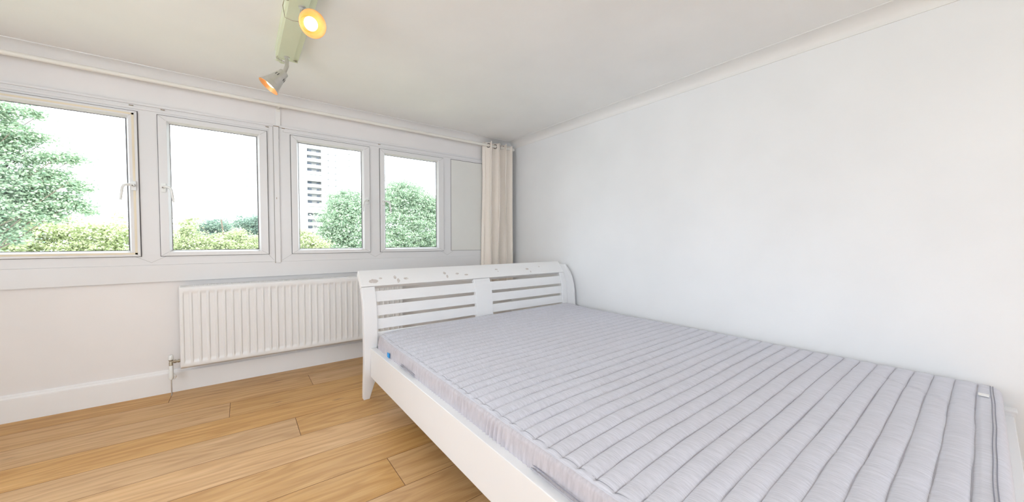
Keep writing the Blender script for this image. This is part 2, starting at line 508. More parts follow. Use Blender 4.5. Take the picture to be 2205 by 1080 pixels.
def casement(parent, x0, x1, gx0, gx1, handle=None, stained=False):
    ys = D - .014
    mb = MB()
    bd = .013
    ring(mb, x0, x1, SZ0, SZ1, gx0 - bd, gx1 + bd, GZ0 - bd, GZ1 + bd, ys, D + .05, 0, .0025)
    bevel_ring(mb, (gx0 - bd, gx1 + bd, GZ0 - bd, GZ1 + bd), (gx0, gx1, GZ0, GZ1), ys + .002, D + .018)
    for (sx, gx) in ((x0, gx0), (x1, gx1)):
        for (sz, gz) in ((SZ0, GZ0), (SZ1, GZ1)):
            mitre(mb, (sx + (gx - sx) * .06, sz + (gz - sz) * .06), (gx - (gx - sx) * .3, gz - (gz - sz) * .3), ys)
    c = mb.build('casement', ['upvc', 'seam_dark'], parent)
    cc = c
    g = MB(); g.box(gx0 - .004, gx1 + .004, D + .022, D + .026, GZ0 - .004, GZ1 + .004)
    go = g.build('glass_pane', 'glass'); go.parent = cc
    k = MB(); w = .0045
    ring(k, gx0 - .002, gx1 + .002, GZ0 - .002, GZ1 + .002, gx0 + w * .5, gx1 - w, GZ0 + w * .5, GZ1 - w * .6, D + .0165, D + .0225, 0, 0)
    # dark strip round the sash, painting in its shadow gap
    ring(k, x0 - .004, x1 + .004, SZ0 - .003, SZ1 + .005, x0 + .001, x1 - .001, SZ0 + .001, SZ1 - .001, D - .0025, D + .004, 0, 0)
    ko = k.build('gasket_and_shadow_gap', 'gasket_and_shadow_gap'); ko.parent = cc
    if stained:
        k = MB(); y = ys - .0008
        a, b2 = .014, .026
        k.box(x0 + .05, x1 - a, y, ys + .001, SZ1 - b2, SZ1 - a, .0004)
        k.box(x1 - b2, x1 - a, y, ys + .001, SZ0 + a, SZ1 - a, .0004)
        k.box(x0 + .05, x1 - a, y, ys + .001, SZ0 + a, SZ0 + b2, .0004)
        ko = k.build('yellowed_seal', 'stain'); ko.parent = cc
        ko['label'] = 'yellowed strip of old sealant'
    if handle:
        hx, side = handle
        k = MB(); z = 1.475
        k.box(hx - .013, hx + .013, ys - .010, ys, z - .034, z + .030, .004)
        k.lathe([(0, 0), (.011, 0), (.011, .030), (.009, .034), (0, .034)], (hx, ys - .008, z), (0, -1, 0), 20)
        e = hx + side * .050
        P = [(hx, ys - .034, z + .002), (hx + side * .02, ys - .044, z + .002), (hx + side * .038, ys - .050, z - .004), (hx + side * .046, ys - .052, z - .022), (e, ys - .052, z - .055), (e + side * .006, ys - .050, z - .105)]
        k.tube(P, [.0085, .0085, .0085, .008, .0075, .0065], 12)
        k.lathe([(0, 0), (.004, 0), (.004, .003), (0, .003)], (hx, ys - .0425, z - .004), (0, -1, 0), 12, 1)
        ko = k.build('handle', ['plastic', 'eyelet'], None, True); ko.parent = cc
    return c
def frame(parent, x0, x1, openings, panel=False):
    mb = MB()
    y0, y1 = D, D + .07
    mb.box(x0, x1, y0, y1, FZ0, SZ0 + .012, .002); mb.box(x0, x1, y0, y1, SZ1 - .012, FZ1, .002)
    xs = [x0]
    for a, b2 in openings: xs += [a + .012, b2 - .012]
    xs.append(x1)
    for i in range(0, len(xs), 2):
        mb.box(xs[i], xs[i + 1], y0 + .0003, y1, SZ0 + .010, SZ1 - .010, .001)
    # top strip and V joints under the mullions
    mb.box(x0 + .03, x1 - .03, y0 - .006, y0 + .01, SZ1 + .018, SZ1 + .034, .004)
    for i in range(2, len(xs) - 2, 2):
        a, b2 = xs[i] - .014, xs[i + 1] + .014; c = (a + b2) / 2
        mitre(mb, (a, SZ0 - .002), (c, SZ0 - .045), y0, .0016); mitre(mb, (b2, SZ0 - .002), (c, SZ0 - .045), y0, .0016)
    mitre(mb, (xs[1] - .01, SZ0 - .002), (x0 + .01, FZ0 + .01), y0); mitre(mb, (xs[-2] + .01, SZ0 - .002), (x1 - .01, FZ0 + .01), y0)
    return mb.build('frame', ['upvc', 'seam_dark'], parent)
w1 = struct(empty('window_1', (-.65, D, FZ0)))
frame(w1, -1.55, .232, [(-1.44, -.548), (-.447, .186)])
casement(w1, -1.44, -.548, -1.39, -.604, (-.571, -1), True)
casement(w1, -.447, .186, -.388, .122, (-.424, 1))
w2 = struct(empty('window_2', (1.4, D, FZ0)))
frame(w2, .268, 2.62, [(.351, .986), (1.083, 1.751), (1.845, 2.57)], True)
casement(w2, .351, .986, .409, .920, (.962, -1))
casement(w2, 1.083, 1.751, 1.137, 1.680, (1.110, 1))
mb = MB()
mb.box(1.846, 2.57, D - .0015, D + .03, .992, 1.985, 0, 0)
ring(mb, 1.843, 2.573, .9895, 1.988, 1.8462, 2.570, .9925, 1.9835, D - .0022, D + .03, 1, 0)
mb.build('infill_panel', ['panel', 'gasket_and_shadow_gap'], w2)
for x, z, w_ in ((-.585, 2.018, w1), (-.43, 2.020, w1), (.18, 2.018, w1), (.29, 2.026, w2), (1.07, 2.02, w2)):
    mb = MB(); mb.box(x, x + .022, D - .0075, D + .002, z, z + .004, .001)
    mb.build('joint_grime', 'dirt', w_)

# ------------------------------------------------------------ curtain pole and curtain
YR, ZR = 3.452, 2.188
pole = tag(empty('curtain_pole', (-.3, YR, ZR)), 'cream painted curtain pole running above the windows under the cornice', 'curtain pole')
mb = MB(); mb.tube([(XL + .06, YR, ZR), (2.62, YR, ZR)], .0145, 20)
mb.lathe([(0, 0), (.02, 0), (.022, .012), (.015, .03), (0, .035)], (2.62, YR, ZR), (1, 0, 0), 20)
mb.build('rod', 'rod', pole, True)
mb = MB(); mb.lathe([(.0155, 0), (.0165, .001), (.0165, .016), (.0155, .017)], (-.064, YR, ZR), (1, 0, 0), 20)
mb.build('rod_joiner', 'rod', pole, True)
for bx in (.268, -1.6):
    mb = MB()
    mb.box(bx - .014, bx + .014, YW - .014, YW - .005, ZR - .03, ZR + .02, .003)
    mb.box(bx - .006, bx + .006, YR, YW - .010, ZR - .012, ZR, .002)
    mb.lathe([(.0155, 0), (.0185, 0), (.0185, .014), (.0155, .014)], (bx - .007, YR, ZR), (1, 0, 0), 20, closed=True)
    mb.build('bracket', 'rod', pole, False)

cur = tag(empty('curtain', (2.40, YR, .62)), 'cream eyelet curtain drawn open, gathered in the corner beside the white infill panel', 'curtain')
# folds: x along the pole, y swings round it; eyelets where the cloth crosses the pole
n_u, n_v = 260, 90
u = np.linspace(0, 1, n_u); vv = np.linspace(0, 1, n_v)
U, VV = np.meshgrid(u, vv)                    # rows = height
zt, zb = 2.228, .62
Z = zt + (zb - zt) * VV
nf = 3.5
phase = 2 * PI * nf * (U + .03 * np.sin(7 * U)) + .3
amp = .062 * (1 - .12 * VV)
x_c = 2.232 + (2.578 - 2.232) * U
xr_ = x_c + .020 * np.sin(2 * phase + .6) + .010 * np.sin(3.1 * VV + 5 * U) * VV + .006 * np.sin(13 * U + 5 * VV)
yr_ = YR + amp * np.sin(phase) + .012 * np.sin(9 * U + 2.2 * VV) * VV + .005 * np.sin(31 * U + 7 * VV) * VV
Z = Z + .006 * np.sin(phase * 1.0 + 1) * (1 - VV)
left = np.exp(-U * 16) * (.018 * np.exp(-((VV - .25) / .2) ** 2) - .018 * np.clip(VV * 6, 0, 1) + .0)
xr_ = xr_ + left
V3 = np.stack([xr_, yr_, Z], -1)
cloth = grid_mesh('cloth', V3, 'curtain', cur)
sm = cloth.modifiers.new('thickness', 'SOLIDIFY'); sm.thickness = .0022
ks = np.arange(0, 10)
for k in ks:
    if k == 0: continue
    d_ = np.abs(phase[2] - k * PI); ix = int(np.argmin(d_))
    if d_[ix] > .1: continue
    a = V3[2, max(ix - 2, 0)]; b_ = V3[2, min(ix + 2, n_u - 1)]
    t = Vector(b_ - a); t.z = 0; t.normalize(); nrm = Vector((t.y, -t.x, 0))
    c = Vector((float(V3[2, ix][0]), YR, ZR))
    mb = MB(); mb.lathe([(.017, -.003), (.026, -.003), (.027, 0), (.026, .003), (.017, .003)], c, nrm, 24, closed=True)
    mb.build('eyelet', 'eyelet', cur, True)

# ------------------------------------------------------------ radiator
RX0, RX1, RZ0, RZ1, RY = -.352, 1.262, .190, .772, 3.430
rad = tag(empty('radiator', ((RX0 + RX1) / 2, 3.5, RZ0)), 'white ribbed panel radiator under the windows, partly behind the bed headboard', 'radiator')
nx, nz = 1000, 60
X = np.linspace(RX0, RX1, nx); Zz = np.linspace(RZ0, RZ1, nz)
XX, ZZ = np.meshgrid(X, Zz)
pitch = .04716
ph = ((XX - (-.313 - pitch / 2)) / pitch) % 1.0
rib = np.clip((np.abs(ph - .0) < .5) * 1.0, 0, 1)
prof = np.clip((.5 - np.abs(ph - .5)) / .14, 0, 1); prof = prof * prof * (3 - 2 * prof)     # 1 on the rib, 0 in the channel
chan = 1 - np.clip((np.abs(ph - .5) - .30) / .12, 0, 1)
chan = chan * chan * (3 - 2 * chan)                        # wide channel between narrow flats
inx = (XX > RX0 + .014) & (XX < RX1 - .014)
zt_ = np.clip((ZZ - (RZ0 + .035)) / .014, 0, 1) * np.clip((RZ1 - .040 - ZZ) / .014, 0, 1)
dep = .0062 * chan * zt_ * inx
edge = np.minimum.reduce([XX - RX0, RX1 - XX, ZZ - RZ0, RZ1 - ZZ])
rnd = .008 * (1 - np.clip(edge / .010, 0, 1)) ** 2
YY = RY + dep * 1.0 + rnd
# backing edge
V = np.stack([XX, YY, ZZ], -1)
fp = grid_mesh('front_panel', V, 'rad', rad)
s_ = fp.modifiers.new('thickness', 'SOLIDIFY'); s_.thickness = .0018; s_.offset = 1
mb = MB()
mb.box(RX0 + .001, RX0 + .010, RY + .004, 3.515, RZ0 + .01, RZ1 + .002, .002); mb.build('side_panel', 'rad', rad)
mb = MB()
mb.box(RX1 - .010, RX1 - .001, RY + .004, 3.515, RZ0 + .01, RZ1 + .002, .002); mb.build('side_panel', 'rad', rad)
mb = MB()    # top grille: two rails and cross bars over a dark gap
mb.box(RX0 + .002, RX1 - .002, RY + .006, RY + .018, RZ1 - .004, RZ1 + .003, .0015)
mb.box(RX0 + .002, RX1 - .002, 3.494, 3.514, RZ1 - .004, RZ1 + .003, .0015)
mb.box(RX0 + .002, RX0 + .05, RY + .006, 3.510, RZ1 - .004, RZ1 + .0032, .0015)
x = RX0 + .052
while x < RX1 - .02:
    mb.box(x, x + .0045, RY + .017, 3.495, RZ1 - .004, RZ1 + .002); x += .0105
mb.build('top_grille', 'rad', rad)
mb = MB(); mb.box(RX0 + .012, RX1 - .012, RY + .03, 3.505, RZ0 + .02, RZ1 - .03)
mb.build('convector', 'radin', rad)
for bx in (RX0 + .2, RX1 - .24):
    mb = MB(); mb.box(bx, bx + .04, 3.505, YW - .001, RZ0 + .1, RZ1 - .1)
    mb.build('wall_bracket', 'rad', rad)
# lockshield valve
vx, vy = -.405, 3.462
vb = MB()
vb.lathe([(0, 0), (.011, 0), (.011, .022), (.008, .026), (.008, .034), (.012, .036), (.012, .044), (0, .044)], (vx, vy, .214), (0, 0, 1), 20)
vb.tube([(vx, vy, .240), (RX0 + .006, vy, .240)], .0075, 14)
vb.lathe([(.0, 0), (.0115, 0), (.0115, .012), (0, .012)], (vx + .016, vy, .240), (1, 0, 0), 6)
vb.lathe([(.0, 0), (.0105, 0), (.0105, .010), (0, .010)], (vx + .036, vy, .240), (1, 0, 0), 6)
val = vb.build('valve', 'brass', rad, True); val['label'] = 'tarnished brass radiator valve'
mb = MB(); mb.lathe([(0, 0), (.0135, 0), (.0145, .003), (.013, .026), (.010, .032), (0, .033)], (vx, vy, .257), (0, 0, 1), 20)
o = mb.build('valve_cap', 'plastic', None, True); o.parent = val
mb = MB(); mb.lathe([(0, 0), (.009, .002), (.014, .010), (.015, .020), (.0125, .045), (.0125, .098), (.011, .102), (0, .102)], (vx, vy, .113), (0, 0, 1), 20)
o = mb.build('pipe_sleeve', 'plastic', None, True); o.parent = val
mb = MB(); mb.tube([(vx, vy, 0), (vx, vy, .115)], .0035, 10)
mb.tube([(vx + .004, vy, .116), (vx + .016, vy - .002, .118), (vx + .026, vy - .002, .130), (vx + .022, vy - .002, .142), (vx + .012, vy - .002, .146)], .004, 8)
o = mb.build('supply_pipe', 'lampmetal', None, True); o.parent = val

# ------------------------------------------------------------ bed frame
bed = tag(empty('bed_frame', (1.65, 1.2, 0)), 'white painted wooden double bed frame with slatted sleigh headboard, scuffed along its top rail', 'bed')
HX0, HX1 = .660, 2.655
CURVE = [(0, 2.598), (.12, 2.588), (.19, 2.582), (.32, 2.571), (.45, 2.568), (.52, 2.571), (.60, 2.580), (.68, 2.595), (.762, 2.624), (.80, 2.650), (.853, 2.703)]
def hy(z):   # back face of the headboard at height z
    zs = [c[0] for c in CURVE]; ys = [c[1] for c in CURVE]
    # smooth interpolation
    return float(np.interp(z, zz_f, yy_f))
zz_f = np.linspace(0, .853, 80)
_p = np.polyfit([c[0] for c in CURVE], [c[1] for c in CURVE], 5); yy_f = np.polyval(_p, zz_f)
def curved(name, x0, x1, z0, z1, t_front, t_back, mat, parent, n=16, bev=.003, x0b=None, x1b=None, flat=False):
    """board following the sleigh curve; t_front/t_back = distance in front of / behind the curve"""
    mb = MB(); pts = []
    zs = np.linspace(z0, z1, n)
    F = []; B = []
    for z in zs:
        d = .002; sl = (hy(min(z + d, .853)) - hy(max(z - d, 0))) / (2 * d if 0 < z < .85 else d)
        nl = math.hypot(1, sl)
        if flat: sl = 0; nl = 1
        F.append((hy(z) - t_front / nl, z + t_front * sl / nl if z > .5 else z)); B.append((hy(z) - t_back / nl, z + t_back * sl / nl if z > .5 else z))
    mb.prism(F + B[::-1], 'x', x0, x1)
    es = [e for e in mb.bm.edges if len(e.link_faces) == 2 and e.calc_face_angle(0) > .8]
    bmesh.ops.bevel(mb.bm, geom=es, offset=bev, segments=2, profile=.6, affect='EDGES', clamp_overlap=True)
    if x0b is not None:       # taper towards the floor
        for v in mb.bm.verts:
            if v.co.z < .16:
                t = v.co.z / .16
                if v.co.x > (x0 + x1) / 2: v.co.x = v.co.x - (x1 - x1b) * (1 - t)
                else: v.co.x = v.co.x + (x0b - x0) * (1 - t)
    return mb.build(name, mat, parent, False)
TH = .042
# posts (tapering into legs)
curved('post', HX0, .750, 0, .757, TH, 0, 'bed', bed, 40, .0035, HX0, .700)
curved('post', 2.560, 2.627, 0, .757, TH, 0, 'bed', bed, 40, .0035, 2.61, 2.627)
curved('side_cheek', 2.628, HX1, 0, .858, .125, 0, 'bed', bed, 40, .006, 2.628, HX1, True)
curved('top_rail', HX0, 2.627, .759, .853, TH + .002, -.002, 'chipped', bed, 14, .003)
curved('centre_stile', 1.560, 1.722, .25, .757, TH - .004, .004, 'bed', bed, 24, .003)
# louvre slats
for (xa, xb) in ((.748, 1.562), (1.720, 2.562)):
    for k in range(5):
        zt_s = .732 - k * .0905
        curved('slat', xa, xb, zt_s - .068, zt_s, .032, .012, 'bed', bed, 7, .002)
# side rails
for (xo, s_) in ((.700, 1), (2.650, -1)):
    mb = MB()
    a, b2 = sorted((xo, xo + s_ * .040))
    mb.box(a, b2, -.070, 2.53, .162, .362, .003)
    # ledge that carries the slats
    a2, b3 = sorted((xo + s_ * .040, xo + s_ * .062))
    mb.box(a2, b3, -.05, 2.50, .20, .24, .002)
    mb.build('side_rail', 'bed', bed)
# low foot board with two short legs
mb = MB(); mb.box(.742, 2.612, -.098, -.072, .162, .350, .003)
mb.build('foot_rail', 'bed', bed)
for (xa, xb) in ((.662, .742), (2.612, 2.664)):
    mb = MB(); mb.prism([(xa, .368), (xb, .368), (xb, .16), (xb - .02, 0), (xa + .02, 0), (xa, .16)], 'y', -.102, -.070, 0, .003)
    mb.box(xa - .003, xb + .003, -.106, -.0685, .362, .374, .003)
    mb.build('foot_post', 'bed', bed)
# mattress base slats
y = 0.0
while y < 2.45:
    mb = MB(); mb.box(.742, 2.608, y, y + .07, .240, .256, .002); mb.build('base_slat', 'bed', bed); y += .13

# ------------------------------------------------------------ mattress
MX0, MX1, MY0, MY1 = .744, 2.606, -.066, 2.520
PITCH = .0635
mat_o = tag(empty('mattress', (1.67, 1.2, .257)), 'grey channel-quilted mattress lying bare on the white bed frame', 'mattress')
def fnoise(x, y, seed, n=10, f0=1.0, f1=6.0):
    r = np.random.default_rng(seed); out = 0
    for i in range(n):
        f = f0 + (f1 - f0) * r.random(); a = r.random() * 2 * PI; p = r.random() * 2 * PI
        out = out + np.sin((x * math.cos(a) + y * math.sin(a)) * f * 2 * PI / 1.0 + p) / (f ** .7)
    return out / n
ytop = np.linspace(MY0, MY1, 900)
# cross-section parameter: left side up, over the top, right side down
nside, ntop = 22, 190
zb_, zl = .257, .440
r_ = .016
left_s = [(0, zb_ + (zl - r_ - zb_) * i / nside) for i in range(nside)]
arc_l = [(r_ - r_ * math.cos(a), zl - r_ + r_ * math.sin(a)) for a in np.linspace(0, PI / 2, 8)]
xsec = left_s + arc_l
xs_top = np.linspace(MX0 + r_ + .004, MX1 - r_ - .004, ntop)
S = [(MX0 + a, b_, 0) for a, b_ in xsec] + [(x, None, 1) for x in xs_top] + [(MX1 - a, b_, 2) for a, b_ in xsec[::-1]]
m_ = len(S)
Xs = np.array([s[0] for s in S]); isT = np.array([s[2] == 1 for s in S])
baseZ = np.array([s[1] if s[1] is not None else zl for s in S])
Xg, Yg = np.meshgrid(Xs, ytop)
Zg = np.tile(baseZ, (len(ytop), 1)).astype(float)
tw = np.clip((Xg - MX0) / .10, 0, 1) * np.clip((MX1 - Xg) / .06, 0, 1)
# crown: a little higher in the middle, low along the left edge; edges soften at the ends
rise = .020 * np.clip((Xg - MX0) / .35, 0, 1) ** .6 + .010 * np.clip((Xg - MX0) / 1.8, 0, 1)
headend = np.clip((Yg - 2.30) / .2, 0, 1)
lift = .012 * np.clip((Yg - 2.2) / .3, 0, 1)
# seam lines: slightly wavy
wav = .010 * fnoise(Xg, Yg * .6, 3, 8, .4, 1.8) + .0035 * fnoise(Xg, Yg, 5, 8, 2, 6)
tcoord = (Yg + wav - .0) / PITCH
pil = np.abs(np.sin(PI * tcoord)) ** .38
in_y = np.clip((Yg + .016) / .01, 0, 1) * np.clip((2.475 - Yg) / .01, 0, 1)
topmask = isT[None, :] * 1.0
seam_in = np.clip((Xg - MX0 - .010) / .03, 0, 1) * np.clip((MX1 - .012 - Xg) / .03, 0, 1)
H = .0150 * pil * seam_in * in_y + .0125 * (1 - seam_in * in_y)
wr = (.0032 * fnoise(Xg * 1.0, Yg * 2.2, 11, 14, 3, 9) + .0015 * fnoise(Xg, Yg * 1.5, 12, 14, 9, 20)) * tw
dip = -.006 * np.exp(-(((Xg - 1.35) / .35) ** 2 + ((Yg - 1.9) / .4) ** 2)) - .004 * np.exp(-(((Xg - 1.9) / .4) ** 2 + ((Yg - .9) / .5) ** 2))
# crease lines near the foot end
cr = 0
for (x0, y0, x1, y1, dpt) in ((2.42, .31, 2.20, .06, .0075), (2.30, .12, 2.02, .03, .0022), (1.75, .36, 1.62, .05, .002), (1.45, .30, 1.38, .02, .002)):
    t = np.clip(((Xg - x0) * (x1 - x0) + (Yg - y0) * (y1 - y0)) / ((x1 - x0) ** 2 + (y1 - y0) ** 2), 0, 1)
    dd = np.hypot(Xg - (x0 + t * (x1 - x0)), Yg - (y0 + t * (y1 - y0)))
    cr = cr - dpt * np.exp(-(dd / .006) ** 2)
# double stitch along the left border
st1 = -.0035 * np.exp(-((Xg - (MX0 + .030)) / .004) ** 2)
Zg = Zg + topmask * (rise + H + wr + dip + cr + lift + st1 - .0125)
Zg = np.where(isT[None, :], Zg, Zg + lift * (Zg - zb_) / (zl - zb_))
# edge roll on the right side
# ends: roll down at head and foot
def endroll(Y):
    a = np.clip((Y - MY0) / .024, 0, 1); b_ = np.clip((MY1 - Y) / .03, 0, 1)
    return 1 - (.026 * (1 - np.sqrt(1 - (1 - a) ** 2)) + .03 * (1 - np.sqrt(1 - (1 - b_) ** 2))) / (zl - zb_)
Zg = zb_ + (Zg - zb_) * endroll(Yg)
# side puckers
puck = .0075 * np.sin(2 * PI * (Yg + .06 * (Zg - zb_)) / .0245 + 2.2 * fnoise(Yg * 1.0, Zg * 0, 21, 8, 1, 4)) * np.abs(fnoise(Yg, Zg * 2, 22, 8, 1, 5)) * 2.0
isL = np.array([s[2] == 0 for s in S])[None, :]; isR = np.array([s[2] == 2 for s in S])[None, :]
zf = np.clip((Zg - zb_) / (zl - zb_), 0, 1)
env = np.clip(zf * 3, 0, 1) * np.clip((1.04 - zf) * 5, 0, 1)
Xg = Xg - isL * (puck * env + .008 * np.sin(PI * zf)) + isR * (puck * env * .5 + .004 * np.sin(PI * zf))
# rounded plan corners
def corner(X, Y):
    R = .055
    for cx, sx in ((MX0 + R, -1), (MX1 - R, 1)):
        for cy, sy in ((MY0 + R, -1), (MY1 - R, 1)):
            ins = ((X - cx) * sx > 0) & ((Y - cy) * sy > 0)
            dx, dy = (X - cx) * sx, (Y - cy) * sy
            k = np.maximum(dx, dy) / np.maximum(np.hypot(dx, dy), 1e-6)
            X = np.where(ins, cx + sx * dx * k, X); Y = np.where(ins, cy + sy * dy * k, Y)
    return X, Y
Xg, Yg = corner(Xg, Yg)
Vm = np.stack([Xg, Yg, Zg], -1)
me = bpy.data.meshes.new('cover')
n, mm = Vm.shape[:2]
idx = np.arange(n * mm).reshape(n, mm)
F = np.stack([idx[:-1, :-1], idx[:-1, 1:], idx[1:, 1:], idx[1:, :-1]], -1).reshape(-1, 4)[:, ::-1]
verts = Vm.reshape(-1, 3).tolist(); faces = F.tolist()
# end walls: strips down to the base plus the underside
for row, flip in ((0, False), (n - 1, True)):
    base = len(verts); K = 8
    ring0 = idx[row]
    prev = list(ring0)
    for j in range(1, K + 1):
        cur_ = []
        for q in range(mm):
            p = Vm[row, q]; z = p[2] + (zb_ - p[2]) * j / K
            bul = (.006 * math.sin(PI * j / K)) * (-1 if row == 0 else 1)
            verts.append([p[0], p[1] + bul, z]); cur_.append(len(verts) - 1)
        for q in range(mm - 1):
            f = [prev[q], prev[q + 1], cur_[q + 1], cur_[q]]
            faces.append(f if not flip else f[::-1])
        prev = cur_
faces.append([int(idx[0, 0]), int(idx[n - 1, 0]), int(idx[n - 1, mm - 1]), int(idx[0, mm - 1])])
me.from_pydata(verts, [], faces); me.update()
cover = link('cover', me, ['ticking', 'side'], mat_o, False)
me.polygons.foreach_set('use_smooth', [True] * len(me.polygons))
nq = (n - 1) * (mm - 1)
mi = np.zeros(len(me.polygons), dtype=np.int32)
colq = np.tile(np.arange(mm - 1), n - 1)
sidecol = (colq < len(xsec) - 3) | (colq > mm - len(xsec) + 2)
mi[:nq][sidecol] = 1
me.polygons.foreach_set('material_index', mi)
def top_z(x, y):
    i = int(np.clip((y - MY0) / (MY1 - MY0) * (n - 1), 0, n - 1)); j = int(np.argmin(np.abs(np.where(isT, Xs, 99) - x)))
    return float(Zg[i, j])
# double piping across the foot end
mb = MB()
for off in (-.0335, -.0405):
    pts = [(x, off + .0022 * math.sin(x * 5) + .0006 * math.sin(x * 21), top_z(x, off) + .0003) for x in np.linspace(MX0 + .03, MX1 - .03, 160)]
    mb.tube(pts, .0012, 6)
mb.build('piping', 'piping', mat_o, True)
# quilting thread in the bottom of every channel seam
def wave_at(x, y):
    return .010 * fnoise(x, y * .6, 3, 8, .4, 1.8) + .0035 * fnoise(x, y, 5, 8, 2, 6)
mb = MB()
xq = np.linspace(MX0 + .033, MX1 - .033, 110)
for k in range(0, 39):
    yk = np.full_like(xq, k * PITCH)
    for _ in range(3): yk = k * PITCH - wave_at(xq, yk)
    if yk.max() > 2.46 or yk.min() < -.014: continue
    mb.tube([(float(a_), float(b_), top_z(a_, b_) + .0002) for a_, b_ in zip(xq, yk)], .0007, 4)
mb.build('quilting_thread', 'thread', mat_o, True)
# stitching along the left top edge
mb = MB()
pts = [(MX0 + .031 + .0012 * math.sin(y * 40), y, top_z(MX0 + .031, y) + .0004) for y in np.linspace(0, 2.46, 600)]
mb.tube(pts, .0009, 5)
mb.build('edge_stitching', 'piping', mat_o, True)
# stitch thread lying in the grooves is part of the cover; labels and handles
lt = MB()
zc = .392
lt.box(MX0 - .0165, MX0 - .0125, 2.225, 2.262, .366, .394, .001)
o = lt.build('label_tag', 'bluetag', mat_o); o['label'] = 'small blue woven label'
lt = MB()
xx_, yy_ = 2.395, -.028
vs = lt.box(xx_ - .018, xx_ + .018, yy_ - .002, yy_ + .026, top_z(xx_, yy_ + .01) + .003, top_z(xx_, yy_ + .01) + .006, .001)
o = lt.build('label_tag', 'whitetag', mat_o); o['label'] = 'small white label sewn into the foot seam'
for (ya, yb) in ((2.04, 1.83), (.86, .54)):
    mb = MB()
    N = 24; P = []
    for i in range(N + 1):
        t = i / N; y = ya + (yb - ya) * t
        P.append((MX0 - .013 - .010 * math.sin(PI * t), y, .368 + .010 * math.sin(PI * t * .9 + .3)))
    mb.tube(P, [.0030] * (N + 1), 8)
    P2 = [(p[0] + .006, p[1], p[2] + .009) for p in P]
    mb.tube(P2, .0016, 6, 1)
    mb.build('carry_handle', ['strap', 'piping'], mat_o, True)

# ------------------------------------------------------------ ceiling spotlight bar
lamp = tag(empty('spotlight_track', (.26, 1.9, HC)), 'pale green ceiling spotlight bar with two swivel metal spotlights', 'ceiling light')
mb = MB()
sec = [(.192, HC), (.196, HC - .004), (.196, 2.250), (.206, 2.246), (.206, 2.240), (.290, 2.240), (.290, 2.246), (.318, 2.250), (.318, HC - .004), (.322, HC)]
mb.prism(sec, 'y', 1.15, 2.690, 0, .0015)
mb.build('bar', 'track', lamp, False)
mb = MB(); mb.box(.198, .316, 2.690, 2.698, 2.238, HC - .002, .003)
mb.lathe([(0, 0), (.006, 0), (.006, .004), (0, .004)], (.306, 2.688, 2.244), (0, 0, -1), 12, 1)
mb.build('end_cap', ['track', 'brass'], lamp)
def spot(cen, nrm, pivot, energy, ext=0):
    cen = Vector(cen); nrm = Vector(nrm).normalized()
    R, L = .060, .118
    cen = cen + nrm * ext * .35
    L = L + ext
    back = cen - nrm * L
    mb = MB()
    # outer shell profile from back to mouth (radius, distance), thin wall
    out = [(.0, 0), (.019, 0), (.025, .003), (.027, .012), (.027, .020), (.031, .026), (.0365, .052), (.044, .078), (.0468, .086), (.0476, .089), (.0486, .090), (.052, .100), (.058, .1135), (.060, .118)]
    k_ = L / .118
    out = [(r, h * k_) for r, h in out]
    mb.lathe(out, back, nrm, 48)
    ax = nrm; a = ax.cross(Vector((0, 0, 1))).normalized(); bb = ax.cross(a)
    sh = mb.build('shade', 'lampmetal', lamp, True)
    # vent slots: short dark bars set into the shell
    for base in range(4):
        for d in (-.20, .20):
            th = base * PI / 2 + d + .4
            rad_ = a * math.cos(th) + bb * math.sin(th)
            p0 = back + ax * .034 * k_ + rad_ * .0322; p1 = back + ax * .048 * k_ + rad_ * .0352
            mb = MB(); mb.tube([p0, p1], .0026, 8)
            o = mb.build('vent_slot', 'gasket_and_shadow_gap', None, True); o.parent = sh
    # inner reflector
    mb = MB()
    inn = [(.0, .040), (.030, .042), (.033, .052), (.041, .078), (.049, .100), (.0565, .1145), (.0592, .118), (.060, .118)]
    mb.lathe([(r, h + L - .118) for r, h in inn], back, nrm, 48)
    o = mb.build('reflector', 'reflector', None, True); o.parent = sh
    o['label'] = 'golden reflector inside the shade'
    mb = MB()
    mb.lathe([(0, .046), (.012, .046), (.014, .070), (.027, .086), (.0305, .092), (.029, .099), (.020, .1045), (0, .107)], back + nrm * (L - .118), nrm, 40)
    o = mb.build('bulb', 'bulb', None, True); o.parent = sh
    # swivel arm
    mb = MB()
    pv = Vector(pivot)
    mb.lathe([(0, 0), (.016, 0), (.016, .006), (.008, .008), (.008, .016), (0, .016)], pv, (0, 0, -1), 20)
    mid = pv + Vector((0, 0, -.02))
    tgt = back + ax * .012 - bb * .0
    mb.tube([pv + Vector((0, 0, -.012)), mid, (mid + back) / 2 + Vector((.006, 0, .004)), back + ax * .004], [.009, .011, .011, .010], 14)
    mb.build('swivel', 'lampmetal', lamp, True)
    l = bpy.data.lights.new('spot_bulb', 'SPOT'); l.energy = energy; l.color = (1, .78, .50)
    l.spot_size = math.radians(95); l.spot_blend = .8; l.shadow_soft_size = .03
    lo = bpy.data.objects.new('spot_bulb', l); lo.location = cen + nrm * .012
    lo.rotation_euler = nrm.to_track_quat('-Z', 'Y').to_euler(); COL.objects.link(lo)
    return sh
spot((.288, 1.915, 2.109), (.186, -.91, -.371), (.262, 2.04, 2.240), 3)
spot((.157, 2.640, 2.037), (-.625, .028, -.78), (.252, 2.648, 2.240), 3, .018)
mb = MB()   # loose flex at each head
mb.tube([(.206, 2.03, 2.243), (.186, 2.02, 2.236), (.182, 2.05, 2.222), (.196, 2.11, 2.200), (.225, 2.09, 2.185), (.250, 2.05, 2.170)], .0016, 8)
mb.build('flex', 'brass', lamp, True)
mb = MB()
mb.tube([(.206, 2.665, 2.243), (.200, 2.68, 2.232), (.222, 2.672, 2.222), (.246, 2.65, 2.205), (.240, 2.64, 2.16)], .0016, 8)
mb.build('flex', 'brass', lamp, True)
mb = MB()   # two small clips of the bar cover at its far end
